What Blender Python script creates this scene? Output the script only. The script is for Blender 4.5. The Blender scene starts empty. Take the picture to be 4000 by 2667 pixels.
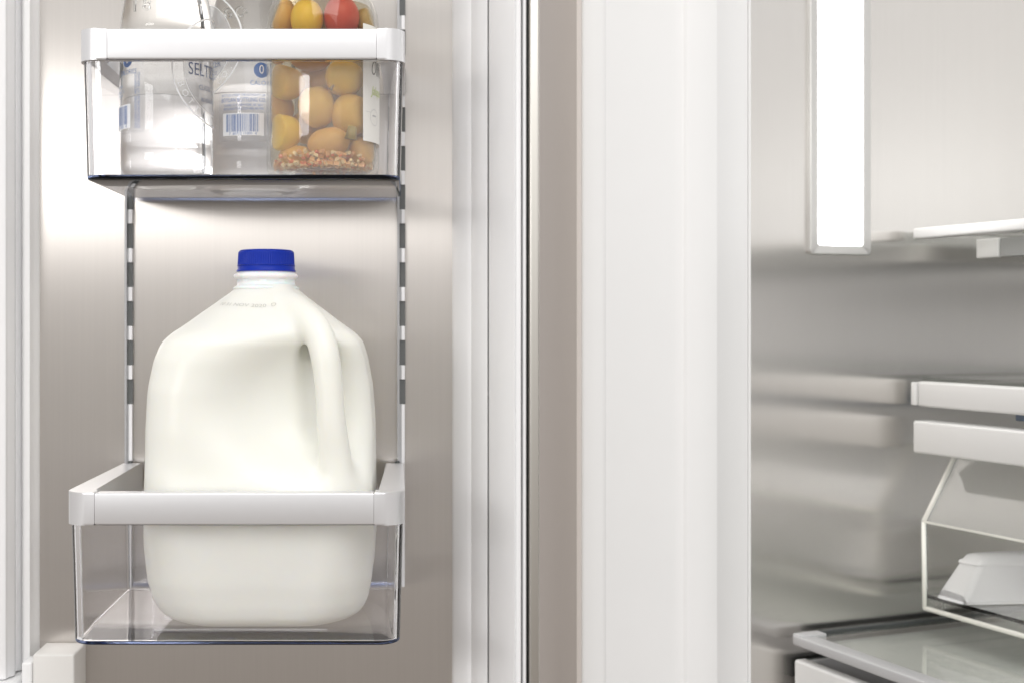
import bpy, bmesh, math, random
import numpy as np
from mathutils import Vector, Matrix
from mathutils.bvhtree import BVHTree

random.seed(4)
np.random.seed(4)
scene = bpy.context.scene
COL = scene.collection

# ------------------------------------------------------------------ camera
CZ = 1.25                       # camera height above the kitchen floor, metres
FPX, PX, PY = 4900.0, 1585.0, 1250.0   # focal length / principal point, in photo pixels
cam_d = bpy.data.cameras.new('camera')
cam = bpy.data.objects.new('camera', cam_d)
COL.objects.link(cam)
cam.location = (0, 0, CZ)
cam.rotation_euler = (math.radians(90), 0, 0)
cam_d.sensor_width = 36.0
cam_d.lens = FPX / 4000.0 * 36.0
cam_d.shift_x = (2000 - PX) / 4000.0
cam_d.shift_y = -(1333.5 - PY) / 4000.0
cam_d.clip_start = 0.02
cam_d.clip_end = 50
cam_d.dof.use_dof = True
cam_d.dof.focus_distance = 0.80
cam_d.dof.aperture_fstop = 9.0
scene.camera = cam

# ------------------------------------------------------------------ world and lamps
world = bpy.data.worlds.new('World')
scene.world = world
world.use_nodes = True
wn, wl = world.node_tree.nodes, world.node_tree.links
wn.clear()
w_out = wn.new('ShaderNodeOutputWorld')
w_bg = wn.new('ShaderNodeBackground')
w_tc = wn.new('ShaderNodeTexCoord')
w_sep = wn.new('ShaderNodeSeparateXYZ')
w_ramp = wn.new('ShaderNodeValToRGB')
w_map = wn.new('ShaderNodeMapRange')
w_map.inputs['From Min'].default_value = -0.40
w_map.inputs['From Max'].default_value = 0.30
w_ramp.color_ramp.elements[0].color = (0.30, 0.262, 0.230, 1)   # floor side of the kitchen
w_ramp.color_ramp.elements[1].color = (0.84, 0.83, 0.82, 1)    # pale walls and ceiling
wl.new(w_tc.outputs['Generated'], w_sep.inputs[0])
wl.new(w_sep.outputs['Z'], w_map.inputs['Value'])
wl.new(w_map.outputs[0], w_ramp.inputs[0])
wl.new(w_ramp.outputs[0], w_bg.inputs['Color'])
w_bg.inputs['Strength'].default_value = 1.0
wl.new(w_bg.outputs[0], w_out.inputs[0])


def area(name, loc, target, sx, sy, power, color=(1, 1, 1)):
    l = bpy.data.lights.new(name, 'AREA')
    l.shape = 'RECTANGLE'
    l.size, l.size_y = sx, sy
    l.energy = power
    l.color = color
    o = bpy.data.objects.new(name, l)
    COL.objects.link(o)
    o.location = loc
    d = Vector(target) - Vector(loc)
    o.rotation_euler = d.to_track_quat('-Z', 'Y').to_euler()
    return o


area('window_key_light', (-1.30, -0.95, CZ + 0.40), (-0.12, 0.9, CZ + 0.0), 0.80, 0.28, 7.8, (1.0, 0.985, 0.965))
area('ceiling_bounce_light', (0.3, -1.2, CZ + 1.9), (0.1, 0.9, CZ - 0.1), 2.6, 1.8, 38, (1.0, 0.985, 0.97))

area('bright_room_light', (0.25, -1.55, CZ + 0.375), (0.1, 0.9, CZ + 0.10), 3.4, 0.36, 2.5, (1.0, 0.995, 0.985))
area('added_back_wall_fill', (0.735, 0.775, CZ + 0.17), (0.90, 0.84, CZ + 0.165), 0.34, 0.08, 0.13, (1.0, 1.0, 0.99))  # added unseen fill: brightens the back wall for reflections in the side wall

scene.view_settings.view_transform = 'Standard'
scene.view_settings.look = 'None'
scene.view_settings.exposure = 0.10
scene.view_settings.gamma = 1.0
scene.view_settings.use_curve_mapping = False
cy = scene.cycles
cy.max_bounces = 24
cy.transmission_bounces = 20
cy.glossy_bounces = 6
cy.diffuse_bounces = 4
cy.transparent_max_bounces = 32
cy.sample_clamp_indirect = 25.0
cy.blur_glossy = 0.0
cy.use_denoising = True

# ------------------------------------------------------------------ helpers


def P(px, py, Y):
    """metres from a photo position at a chosen distance Y (used to take measurements)"""
    return Vector(((px - PX) / FPX * Y, Y, CZ - (py - PY) / FPX * Y))


def Xp(px, Y): return (px - PX) / FPX * Y
def Zp(py, Y): return CZ - (py - PY) / FPX * Y


def mat_new(name):
    m = bpy.data.materials.new(name)
    m.use_nodes = True
    m.node_tree.nodes.clear()
    return m, m.node_tree.nodes, m.node_tree.links


def principled(name, color, rough=0.5, metal=0.0, noise=0.0, nscale=60.0, bump=0.0, bscale=300.0, **kw):
    m, n, l = mat_new(name)
    out = n.new('ShaderNodeOutputMaterial')
    b = n.new('ShaderNodeBsdfPrincipled')
    b.inputs['Base Color'].default_value = (*color, 1)
    b.inputs['Roughness'].default_value = rough
    b.inputs['Metallic'].default_value = metal
    for k, v in kw.items():
        b.inputs[k].default_value = v
    tc = n.new('ShaderNodeTexCoord')
    if noise > 0:
        t = n.new('ShaderNodeTexNoise')
        t.inputs['Scale'].default_value = nscale
        t.inputs['Detail'].default_value = 4
        l.new(tc.outputs['Object'], t.inputs['Vector'])
        mr = n.new('ShaderNodeMapRange')
        mr.inputs['To Min'].default_value = max(0.02, rough - noise)
        mr.inputs['To Max'].default_value = rough + noise
        l.new(t.outputs['Fac'], mr.inputs['Value'])
        l.new(mr.outputs[0], b.inputs['Roughness'])
        mx = n.new('ShaderNodeMix')
        mx.data_type = 'RGBA'
        mx.inputs['A'].default_value = (*[c * (1 - noise * 0.35) for c in color], 1)
        mx.inputs['B'].default_value = (*[min(1, c * (1 + noise * 0.25)) for c in color], 1)
        l.new(t.outputs['Fac'], mx.inputs['Factor'])
        l.new(mx.outputs['Result'], b.inputs['Base Color'])
    if bump > 0:
        t2 = n.new('ShaderNodeTexNoise')
        t2.inputs['Scale'].default_value = bscale
        l.new(tc.outputs['Object'], t2.inputs['Vector'])
        bp = n.new('ShaderNodeBump')
        bp.inputs['Strength'].default_value = bump
        bp.inputs['Distance'].default_value = 0.001
        l.new(t2.outputs['Fac'], bp.inputs['Height'])
        l.new(bp.outputs[0], b.inputs['Normal'])
    l.new(b.outputs[0], out.inputs[0])
    return m


def brushed_steel(name, color, tangent, rough=0.31, aniso=0.95):
    """steel with a fine vertical grain: reflections smear across the grain"""
    m, n, l = mat_new(name)
    out = n.new('ShaderNodeOutputMaterial')
    b = n.new('ShaderNodeBsdfPrincipled')
    b.inputs['Metallic'].default_value = 1.0
    b.inputs['Anisotropic'].default_value = aniso
    tv = n.new('ShaderNodeCombineXYZ')
    for i, k in enumerate('XYZ'):
        tv.inputs[k].default_value = tangent[i]
    l.new(tv.outputs[0], b.inputs['Tangent'])
    tc = n.new('ShaderNodeTexCoord')
    mp = n.new('ShaderNodeMapping')
    mp.inputs['Scale'].default_value = (620, 620, 6)
    l.new(tc.outputs['Object'], mp.inputs['Vector'])
    t = n.new('ShaderNodeTexNoise')
    t.inputs['Scale'].default_value = 1.0
    t.inputs['Detail'].default_value = 3
    l.new(mp.outputs[0], t.inputs['Vector'])
    mx = n.new('ShaderNodeMix')
    mx.data_type = 'RGBA'
    mx.inputs['A'].default_value = (*[c * 0.965 for c in color], 1)
    mx.inputs['B'].default_value = (*[c * 1.03 for c in color], 1)
    l.new(t.outputs['Fac'], mx.inputs['Factor'])
    l.new(mx.outputs['Result'], b.inputs['Base Color'])
    mr = n.new('ShaderNodeMapRange')
    mr.inputs['To Min'].default_value = rough - 0.006
    mr.inputs['To Max'].default_value = rough + 0.006
    l.new(t.outputs['Fac'], mr.inputs['Value'])
    l.new(mr.outputs[0], b.inputs['Roughness'])
    l.new(b.outputs[0], out.inputs[0])
    return m


def clear(name, tint=(0.96, 0.965, 0.975), ior=1.49, rough=0.015, haze=0.0):
    """thin clear plastic or glass: see-through, with reflections by angle"""
    m, n, l = mat_new(name)
    out = n.new('ShaderNodeOutputMaterial')
    lw = n.new('ShaderNodeLayerWeight')
    lw.inputs['Blend'].default_value = 0.5
    pw = n.new('ShaderNodeMath'); pw.operation = 'POWER'
    pw.inputs[1].default_value = 5.0
    l.new(lw.outputs['Facing'], pw.inputs[0])
    f0 = ((ior - 1) / (ior + 1)) ** 2
    fr = n.new('ShaderNodeMapRange')
    fr.inputs['To Min'].default_value = f0
    fr.inputs['To Max'].default_value = 0.85
    l.new(pw.outputs[0], fr.inputs['Value'])
    tr = n.new('ShaderNodeBsdfTransparent')
    tr.inputs['Color'].default_value = (*tint, 1)
    gl = n.new('ShaderNodeBsdfGlossy')
    gl.inputs['Roughness'].default_value = rough
    mx = n.new('ShaderNodeMixShader')
    l.new(fr.outputs[0], mx.inputs[0])
    src = tr.outputs[0]
    if haze > 0:
        df = n.new('ShaderNodeBsdfDiffuse')
        df.inputs['Color'].default_value = (0.85, 0.85, 0.85, 1)
        m2 = n.new('ShaderNodeMixShader')
        m2.inputs[0].default_value = haze
        l.new(tr.outputs[0], m2.inputs[1])
        l.new(df.outputs[0], m2.inputs[2])
        src = m2.outputs[0]
    l.new(src, mx.inputs[1])
    l.new(gl.outputs[0], mx.inputs[2])
    l.new(mx.outputs[0], out.inputs[0])
    return m


def glass(name, color=(0.985, 0.99, 0.99), ior=1.45, rough=0.0, bump=0.12):
    m, n, l = mat_new(name)
    out = n.new('ShaderNodeOutputMaterial')
    g = n.new('ShaderNodeBsdfGlass')
    g.inputs['Color'].default_value = (*color, 1)
    g.inputs['IOR'].default_value = ior
    g.inputs['Roughness'].default_value = rough
    tc = n.new('ShaderNodeTexCoord')
    t = n.new('ShaderNodeTexNoise')
    t.inputs['Scale'].default_value = 45
    l.new(tc.outputs['Object'], t.inputs['Vector'])
    bp = n.new('ShaderNodeBump')
    bp.inputs['Strength'].default_value = bump
    bp.inputs['Distance'].default_value = 0.002
    l.new(t.outputs['Fac'], bp.inputs['Height'])
    l.new(bp.outputs[0], g.inputs['Normal'])
    l.new(g.outputs[0], out.inputs[0])
    return m


def emission(name, color, strength):
    m, n, l = mat_new(name)
    out = n.new('ShaderNodeOutputMaterial')
    e = n.new('ShaderNodeEmission')
    e.inputs['Color'].default_value = (*color, 1)
    e.inputs['Strength'].default_value = strength
    l.new(e.outputs[0], out.inputs[0])
    return m


def empty(name, loc=(0, 0, 0), rz=0.0):
    o = bpy.data.objects.new(name, None)
    o.empty_display_size = 0.02
    COL.objects.link(o)
    o.location = loc
    o.rotation_euler = (0, 0, rz)
    return o


def tag(o, label=None, cat=None, group=None, kind=None):
    if label: o['label'] = label
    if cat: o['category'] = cat
    if group: o['group'] = group
    if kind: o['kind'] = kind
    return o


def link(name, me, mats, parent=None, smooth=False, loc=None):
    o = bpy.data.objects.new(name, me)
    COL.objects.link(o)
    if not isinstance(mats, (list, tuple)):
        mats = [mats]
    if not me.materials:
        for m in mats:
            me.materials.append(m)
    if parent:
        o.parent = parent
    if loc is not None:
        o.location = loc
    if smooth is True:
        me.polygons.foreach_set('use_smooth', [True] * len(me.polygons))
    elif smooth:
        me.polygons.foreach_set('use_smooth', [True] * len(me.polygons))
        me.set_sharp_from_angle(angle=math.radians(smooth))
    return o


def from_bm(name, bm, mats, parent=None, smooth=35, loc=None):
    bmesh.ops.recalc_face_normals(bm, faces=bm.faces)
    me = bpy.data.meshes.new(name)
    bm.to_mesh(me)
    bm.free()
    return link(name, me, mats, parent, smooth, loc)


def box(name, x0, x1, y0, y1, z0, z1, mats, parent=None, bev=0.0, seg=3):
    bm = bmesh.new()
    bmesh.ops.create_cube(bm, size=1)
    for v in bm.verts:
        v.co = ((x0 + x1) / 2 + v.co.x * (x1 - x0), (y0 + y1) / 2 + v.co.y * (y1 - y0), (z0 + z1) / 2 + v.co.z * (z1 - z0))
    if bev > 0:
        bmesh.ops.bevel(bm, geom=list(bm.edges), offset=bev, segments=seg, profile=0.5, affect='EDGES')
    return from_bm(name, bm, mats, parent)


def prism(name, pts, z0, z1, mats, parent=None, bev=0.0, seg=3, close=True, smooth=35):
    """plan outline pts (x, y) raised from z0 to z1; bev rounds the horizontal rims"""
    bm = bmesh.new()
    a = [bm.verts.new((x, y, z0)) for x, y in pts]
    b = [bm.verts.new((x, y, z1)) for x, y in pts]
    n = len(pts)
    for i in range(n if close else n - 1):
        j = (i + 1) % n
        bm.faces.new((a[i], a[j], b[j], b[i]))
    if close:
        bm.faces.new(a[::-1])
        bm.faces.new(b)
        if bev > 0:
            es = [e for e in bm.edges if abs(e.verts[0].co.z - e.verts[1].co.z) < 1e-7]
            bmesh.ops.bevel(bm, geom=es, offset=bev, segments=seg, profile=0.5, affect='EDGES')
    return from_bm(name, bm, mats, parent, smooth)


def extrude_profile(name, pts, axis_from, axis_to, mats, parent=None, smooth=35):
    """profile pts (x, z) drawn along y"""
    bm = bmesh.new()
    a = [bm.verts.new((x, axis_from, z)) for x, z in pts]
    b = [bm.verts.new((x, axis_to, z)) for x, z in pts]
    n = len(pts)
    for i in range(n):
        j = (i + 1) % n
        bm.faces.new((a[i], a[j], b[j], b[i]))
    bm.faces.new(a[::-1])
    bm.faces.new(b)
    return from_bm(name, bm, mats, parent, smooth)


def lathe(name, prof, mats, parent=None, seg=64, loc=(0, 0, 0), cap=True, rfun=None, smooth=35):
    bm = bmesh.new()
    rings = []
    for k, (r, z) in enumerate(prof):
        ring = []
        for i in range(seg):
            a = 2 * math.pi * i / seg
            rr = rfun(r, z, a) if rfun else r
            ring.append(bm.verts.new((rr * math.sin(a), -rr * math.cos(a), z)))
        rings.append(ring)
    for k in range(len(rings) - 1):
        for i in range(seg):
            j = (i + 1) % seg
            bm.faces.new((rings[k][i], rings[k][j], rings[k + 1][j], rings[k + 1][i]))
    if cap:
        bm.faces.new(rings[0][::-1])
        bm.faces.new(rings[-1])
    return from_bm(name, bm, mats, parent, smooth, loc)


def arc(cx, cy_, r, a0, a1, n=8):
    return [(cx + r * math.cos(math.radians(a0 + (a1 - a0) * i / n)), cy_ + r * math.sin(math.radians(a0 + (a1 - a0) * i / n))) for i in range(n + 1)]


def rrect(x0, x1, y0, y1, rf, rb, n=10):
    """rounded rectangle, anticlockwise; rf radius of the two front (low y) corners, rb of the rear"""
    return (arc(x0 + rf, y0 + rf, rf, 180, 270, n) + arc(x1 - rf, y0 + rf, rf, 270, 360, n)
            + arc(x1 - rb, y1 - rb, rb, 0, 90, n) + arc(x0 + rb, y1 - rb, rb, 90, 180, n))


def loft(name, loops, mats, parent=None, smooth=40, ends=(False, False), wrap=False):
    bm = bmesh.new()
    rings = [[bm.verts.new(p) for p in lp] for lp in loops]
    n = len(rings[0])
    pairs = list(zip(rings[:-1], rings[1:]))
    if wrap:
        pairs.append((rings[-1], rings[0]))
    for A, B in pairs:
        for i in range(n):
            j = (i + 1) % n
            bm.faces.new((A[i], A[j], B[j], B[i]))
    if ends[0]: bm.faces.new(rings[0][::-1])
    if ends[1]: bm.faces.new(rings[-1])
    return from_bm(name, bm, mats, parent, smooth)


def text2d(body, size, align='CENTER', shear=0.0, xs=1.0, extrude=0.0):
    cu = bpy.data.curves.new('lettering', 'FONT')
    cu.body = body
    cu.size = size
    cu.align_x = align
    cu.align_y = 'CENTER'
    cu.shear = shear
    cu.extrude = extrude
    cu.resolution_u = 3
    o = bpy.data.objects.new('lettering', cu)
    COL.objects.link(o)
    dg = bpy.context.evaluated_depsgraph_get()
    dg.update()
    ev = o.evaluated_get(dg)
    me = bpy.data.meshes.new_from_object(ev)
    vs = [(v.co.x * xs, v.co.y, v.co.z) for v in me.vertices]
    fs = [tuple(p.vertices) for p in me.polygons]
    bpy.data.objects.remove(o)
    bpy.data.meshes.remove(me)
    bpy.data.curves.remove(cu)
    return vs, fs


class Flat:
    """collects flat print in (u, v) metres before it is wrapped on a surface"""
    def __init__(s): s.v, s.f = [], []
    def add(s, vs, fs):
        k = len(s.v)
        s.v += vs
        s.f += [tuple(i + k for i in f) for f in fs]
    def text(s, body, size, u, v, rot=0.0, **kw):
        vs, fs = text2d(body, size, **kw)
        c, sn = math.cos(rot), math.sin(rot)
        s.add([(u + x * c - y * sn, v + x * sn + y * c, z) for x, y, z in vs], fs)
    def rect(s, u0, u1, v0, v1, n=8):
        vs, fs = [], []
        for i in range(n + 1):
            u = u0 + (u1 - u0) * i / n
            vs += [(u, v0, 0), (u, v1, 0)]
        for i in range(n):
            fs.append((2 * i, 2 * i + 2, 2 * i + 3, 2 * i + 1))
        s.add(vs, fs)
    def disc(s, u, v, r, n=32):
        vs = [(u, v, 0)] + [(u + r * math.cos(2 * math.pi * i / n), v + r * math.sin(2 * math.pi * i / n), 0) for i in range(n)]
        k = 4
        vs, fs = [], []
        for q in range(k + 1):
            rr = r * q / k
            for i in range(n):
                a = 2 * math.pi * i / n
                vs.append((u + rr * math.cos(a), v + rr * math.sin(a), 0))
        for q in range(k):
            for i in range(n):
                j = (i + 1) % n
                fs.append((q * n + i, q * n + j, (q + 1) * n + j, (q + 1) * n + i))
        s.add(vs, fs)
    def ring(s, u, v, r0, r1, n=96, a0=0.0, a1=360.0):
        vs, fs = [], []
        for i in range(n + 1):
            a = math.radians(a0 + (a1 - a0) * i / n)
            vs += [(u + r0 * math.cos(a), v + r0 * math.sin(a), 0), (u + r1 * math.cos(a), v + r1 * math.sin(a), 0)]
        for i in range(n):
            fs.append((2 * i, 2 * i + 1, 2 * i + 3, 2 * i + 2))
        s.add(vs, fs)
    def wrap(s, name, R, off, mats, parent, umin=-9, umax=9, smooth=False):
        vs = []
        for u, v, h in s.v:
            a = u / R
            r = R + off + h
            vs.append((r * math.sin(a), -r * math.cos(a), v))
        me = bpy.data.meshes.new(name)
        me.from_pydata(vs, [], s.f)
        me.update()
        return link(name, me, mats, parent, smooth)


# ------------------------------------------------------------------ materials
C_, S_ = math.cos(math.radians(21.35)), math.sin(math.radians(21.35))
M_STEEL_D = brushed_steel('brushed_steel_door', (0.64, 0.608, 0.578), (1, 0, 0))
M_STEEL_C = brushed_steel('brushed_steel_cabinet', (0.745, 0.725, 0.70), (C_, S_, 0), rough=0.225)
M_WHITE = principled('white_liner_plastic', (0.83, 0.83, 0.832), 0.32, noise=0.04, nscale=30)
M_GASKET = principled('white_gasket', (0.84, 0.84, 0.85), 0.25, noise=0.05, nscale=40)
M_CREAM = principled('pale_bracket_paint', (0.74, 0.725, 0.70), 0.35, noise=0.05)
M_BLACK = principled('black_rubber', (0.012, 0.014, 0.014), 0.55)
M_SLOT = principled('dark_slot', (0.11, 0.115, 0.115), 0.6)
M_TRACK = principled('grey_track', (0.42, 0.42, 0.43), 0.35, metal=0.3)
M_TRACKW = principled('bright_track_lip', (0.80, 0.80, 0.82), 0.3)
M_EDGE = brushed_steel('steel_door_edge', (0.62, 0.60, 0.56), (0, 0, 1), rough=0.35, aniso=0.3)
M_TAUPE = principled('taupe_cabinet_paint', (0.64, 0.59, 0.555), 0.5, noise=0.05, nscale=500)
M_RIM = principled('satin_aluminium', (0.74, 0.74, 0.755), 0.30, metal=0.6, noise=0.03, nscale=200)
M_TUB = glass('clear_bin_plastic', (0.99, 0.99, 0.996), ior=1.47, bump=0.02)
M_TUBEDGE = glass('clear_bin_cut_edge', (0.55, 0.62, 0.80), ior=1.47, rough=0.05, bump=0.02)
M_MILK = principled('milk_filled_plastic', (0.80, 0.80, 0.748), 0.34, noise=0.03, nscale=25, bump=0.05, bscale=120)
for nd in M_MILK.node_tree.nodes:
    if nd.type == 'BSDF_PRINCIPLED':
        nd.inputs['Subsurface Weight'].default_value = 0.35
        nd.inputs['Subsurface Radius'].default_value = (1.0, 0.85, 0.55)
        nd.inputs['Subsurface Scale'].default_value = 0.012
        nd.inputs['Specular IOR Level'].default_value = 0.4
M_NECK = principled('empty_neck_plastic', (0.86, 0.85, 0.855), 0.3, **{'Subsurface Weight': 0.5, 'Subsurface Scale': 0.006})
M_CAP = principled('blue_cap_plastic', (0.003, 0.026, 0.35), 0.36, noise=0.05, nscale=80, **{'Specular IOR Level': 0.2})
M_INK = principled('grey_date_ink', (0.55, 0.55, 0.52), 0.6)
M_BOTTLE = glass('bottle_glass', ior=1.36)
M_EMBOSS = glass('bottle_glass_relief', ior=1.45)
M_JAR = clear('jar_glass', (0.965, 0.96, 0.94), ior=1.5, rough=0.01)
M_BRINE = clear('brine', (0.93, 0.88, 0.77), ior=1.02, rough=0.02)
M_PBLUE = principled('blue_print', (0.055, 0.15, 0.42), 0.5)
M_PNAVY = principled('navy_print', (0.045, 0.07, 0.17), 0.5)
M_PWHITE = principled('white_print', (0.85, 0.86, 0.87), 0.45)
M_FILM = clear('label_film', (0.80, 0.81, 0.83), ior=1.3, rough=0.12, haze=0.35)
M_PAPER = principled('cream_paper_label', (0.78, 0.76, 0.70), 0.6, noise=0.06, nscale=400)
M_PGREY = principled('grey_script_print', (0.22, 0.20, 0.17), 0.6)
M_PGREEN = principled('green_script_print', (0.45, 0.55, 0.06), 0.6)
M_SHELF = principled('pale_shelf_trim', (0.70, 0.695, 0.685), 0.3, noise=0.03)
M_SHELFG = principled('grey_shelf_trim', (0.48, 0.48, 0.485), 0.35, noise=0.04)
M_SGLASS = clear('shelf_glass', (0.93, 0.94, 0.925), ior=1.5, rough=0.03)
M_SGEDGE = clear('shelf_glass_edge', (0.45, 0.56, 0.52), ior=1.5, rough=0.05)
M_ACRYL = glass('clear_drawer_acrylic', (0.99, 0.99, 0.985), ior=1.47, bump=0.02)
M_ACREDGE = principled('clear_drawer_edge', (0.86, 0.85, 0.79), 0.15)
M_FROST = principled('frosted_white_tray', (0.93, 0.93, 0.94), 0.15, **{'Transmission Weight': 0.3, 'IOR': 1.3})
M_DARK = principled('dark_fittings_and_gap_shade', (0.05, 0.055, 0.055), 0.5)
M_LED = emission('led_diffuser', (1.0, 1.0, 0.99), 7.0)
M_LAMPF = principled('lamp_bezel', (0.60, 0.595, 0.58), 0.3, metal=0.5)
M_BLUEGASK = principled('blue_acrylic_runner', (0.14, 0.18, 0.25), 0.2)

# ================================================================== THE DOOR
YW = 0.948                       # inner steel skin of the open door
ZT, ZB = CZ + 0.42, CZ - 0.42
K = Vector((Xp(2275, 0.97), 0.97, 0.0))
TH = math.radians(21.35)
cab = tag(empty('refrigerator', K, TH),
          'open refrigerator with brushed steel lining, white jamb and a lit light strip', 'refrigerator')
door = box('door', Xp(155, YW) - 0.08, 0.088, YW + 0.0045, YW + 0.06, ZB, ZT, M_WHITE)
door.parent = cab
door.matrix_parent_inverse = cab.matrix_basis.inverted()


def dchild(o):
    """hang a part on the door while keeping the world position it was drawn at"""
    o.parent = door
    return o


XL, XR = Xp(155, YW), Xp(1765, YW)
dchild(box('steel_lining', XL - 0.03, XR + 0.012, YW, YW + 0.004, ZB, ZT, M_STEEL_D))


def strip(name, prof, mat, back, z0=ZB, z1=ZT, bev=0.0):
    """vertical moulding from a plan profile [(photo x, distance)], closed behind at distance back"""
    pts = [(Xp(px, y), y) for px, y in prof]
    pts = pts + [(pts[-1][0], back), (pts[0][0], back)]
    return dchild(prism(name, pts, z0, z1, mat, smooth=50))


ZGB = Zp(2646, 0.92)            # where the left seal meets the foot of the door frame
strip('seal_wall', [(86, 0.938), (90, 0.9350), (97, 0.9342), (116, 0.9350), (119, 0.9362), (128, 0.940), (140, 0.9435), (151, 0.9462), (155, 0.9478)], M_WHITE, 0.951, z0=ZB)
strip('seal', [(-260, 0.935), (-60, 0.920), (8, 0.916), (22, 0.9172), (27, 0.9195), (34, 0.922), (52, 0.925), (58, 0.928), (62, 0.938), (85, 0.9410)], M_GASKET, 0.950, z0=ZGB)
dchild(box('frame_foot', Xp(-300, 0.91), Xp(62, 0.91), 0.906, 0.950, ZB, ZGB - 0.0012, M_WHITE, bev=0.004))
dchild(box('seal_stop', Xp(85, 0.915), Xp(126, 0.915), 0.914, 0.9335, ZB, Zp(2585, 0.915), M_WHITE, bev=0.0015))
# right-hand (hinge side) mouldings
strip('seal_wall', [(1766, 0.9478), (1770, 0.944), (1776, 0.940), (1822, 0.926), (1836, 0.9235), (1841, 0.923), (1846, 0.9185), (1898, 0.9055), (1904.5, 0.9045), (1905.5, 0.909)], M_GASKET, 0.953)
strip('seal', [(1908.5, 0.907), (1909.5, 0.9015), (1916, 0.8985), (1960, 0.887), (2004, 0.8765), (2011, 0.8755), (2013, 0.8785), (2022, 0.8775), (2032, 0.8775), (2036, 0.880)], M_GASKET, 0.953)
strip('seal_bead', [(2041, 0.884), (2044, 0.8825), (2053, 0.8825), (2056, 0.885)], M_GASKET, 0.953)
dchild(box('rubber_gap', Xp(2036.5, 0.89), Xp(2069, 0.89), 0.893, 0.952, ZB, ZT, M_BLACK))
dchild(box('steel_edge', Xp(2067, 0.886), Xp(2106, 0.886), 0.884, 0.953, ZB, ZT, M_EDGE, bev=0.0014))
# square bracket low on the left
bk = dchild(box('bracket', Xp(127, 0.913), Xp(290, 0.913), 0.913, 0.9475, ZB, Zp(2554, 0.913), M_CREAM, bev=0.0016))

# slotted tracks
PITCH, SLOT_H = 151 * YW / FPX, 97 * YW / FPX
slot_tops = [Zp(-31 + 151 * k, YW) for k in range(11)]


def track(px0, px1):
    x0, x1 = Xp(px0, YW), Xp(px1, YW)
    w = x1 - x0
    zend = Zp(2286, YW)
    t = dchild(box('track', x0, x1, YW - 0.0012, YW - 0.0002, zend, ZT, M_TRACK))
    bm = bmesh.new()

    def add(a, b, c, d, e, f):
        r = bmesh.ops.create_cube(bm, size=1)
        for v in r['verts']:
            v.co = ((a + b) / 2 + v.co.x * (b - a), (c + d) / 2 + v.co.y * (d - c), (e + f) / 2 + v.co.z * (f - e))
    yf = YW - 0.0042
    add(x0, x0 + w * 0.298, yf, YW - 0.00125, zend, ZT)
    zs = sorted(slot_tops, reverse=True)
    top = ZT
    for zt in zs:
        add(x0 + w * 0.299, x0 + w * 0.58, yf + 0.0012, YW - 0.00125, zt, top)
        top = zt - SLOT_H
    add(x0 + w * 0.299, x0 + w * 0.58, yf + 0.0012, YW - 0.00125, zend, top)
    me = bpy.data.meshes.new('web')
    bm.to_mesh(me); bm.free()
    link('track_web', me, M_TRACK, door)
    bm = bmesh.new()
    top = ZT
    for zt in zs:
        add(x0 + w * 0.581, x1, yf + 0.0004, YW - 0.00125, zt, top)
        top = zt - SLOT_H
    add(x0 + w * 0.581, x1, yf + 0.0004, YW - 0.00125, zend, top)
    me = bpy.data.meshes.new('lip')
    bm.to_mesh(me); bm.free()
    link('track_lip', me, M_TRACKW, door)
    me0 = None
    for zt in zs:
        if me0 is None:
            s = box('slot', x0 + w * 0.30, x1 + 0.0004, YW - 0.0021, YW - 0.00125, -SLOT_H, 0, M_SLOT, door)
            me0 = s.data
        else:
            s = bpy.data.objects.new('slot', me0)
            COL.objects.link(s)
            s.parent = door
        s.location = (0, 0, zt)
    return t


track(491, 520)
track(1552, 1581)

# ================================================================== DOOR BINS


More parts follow.
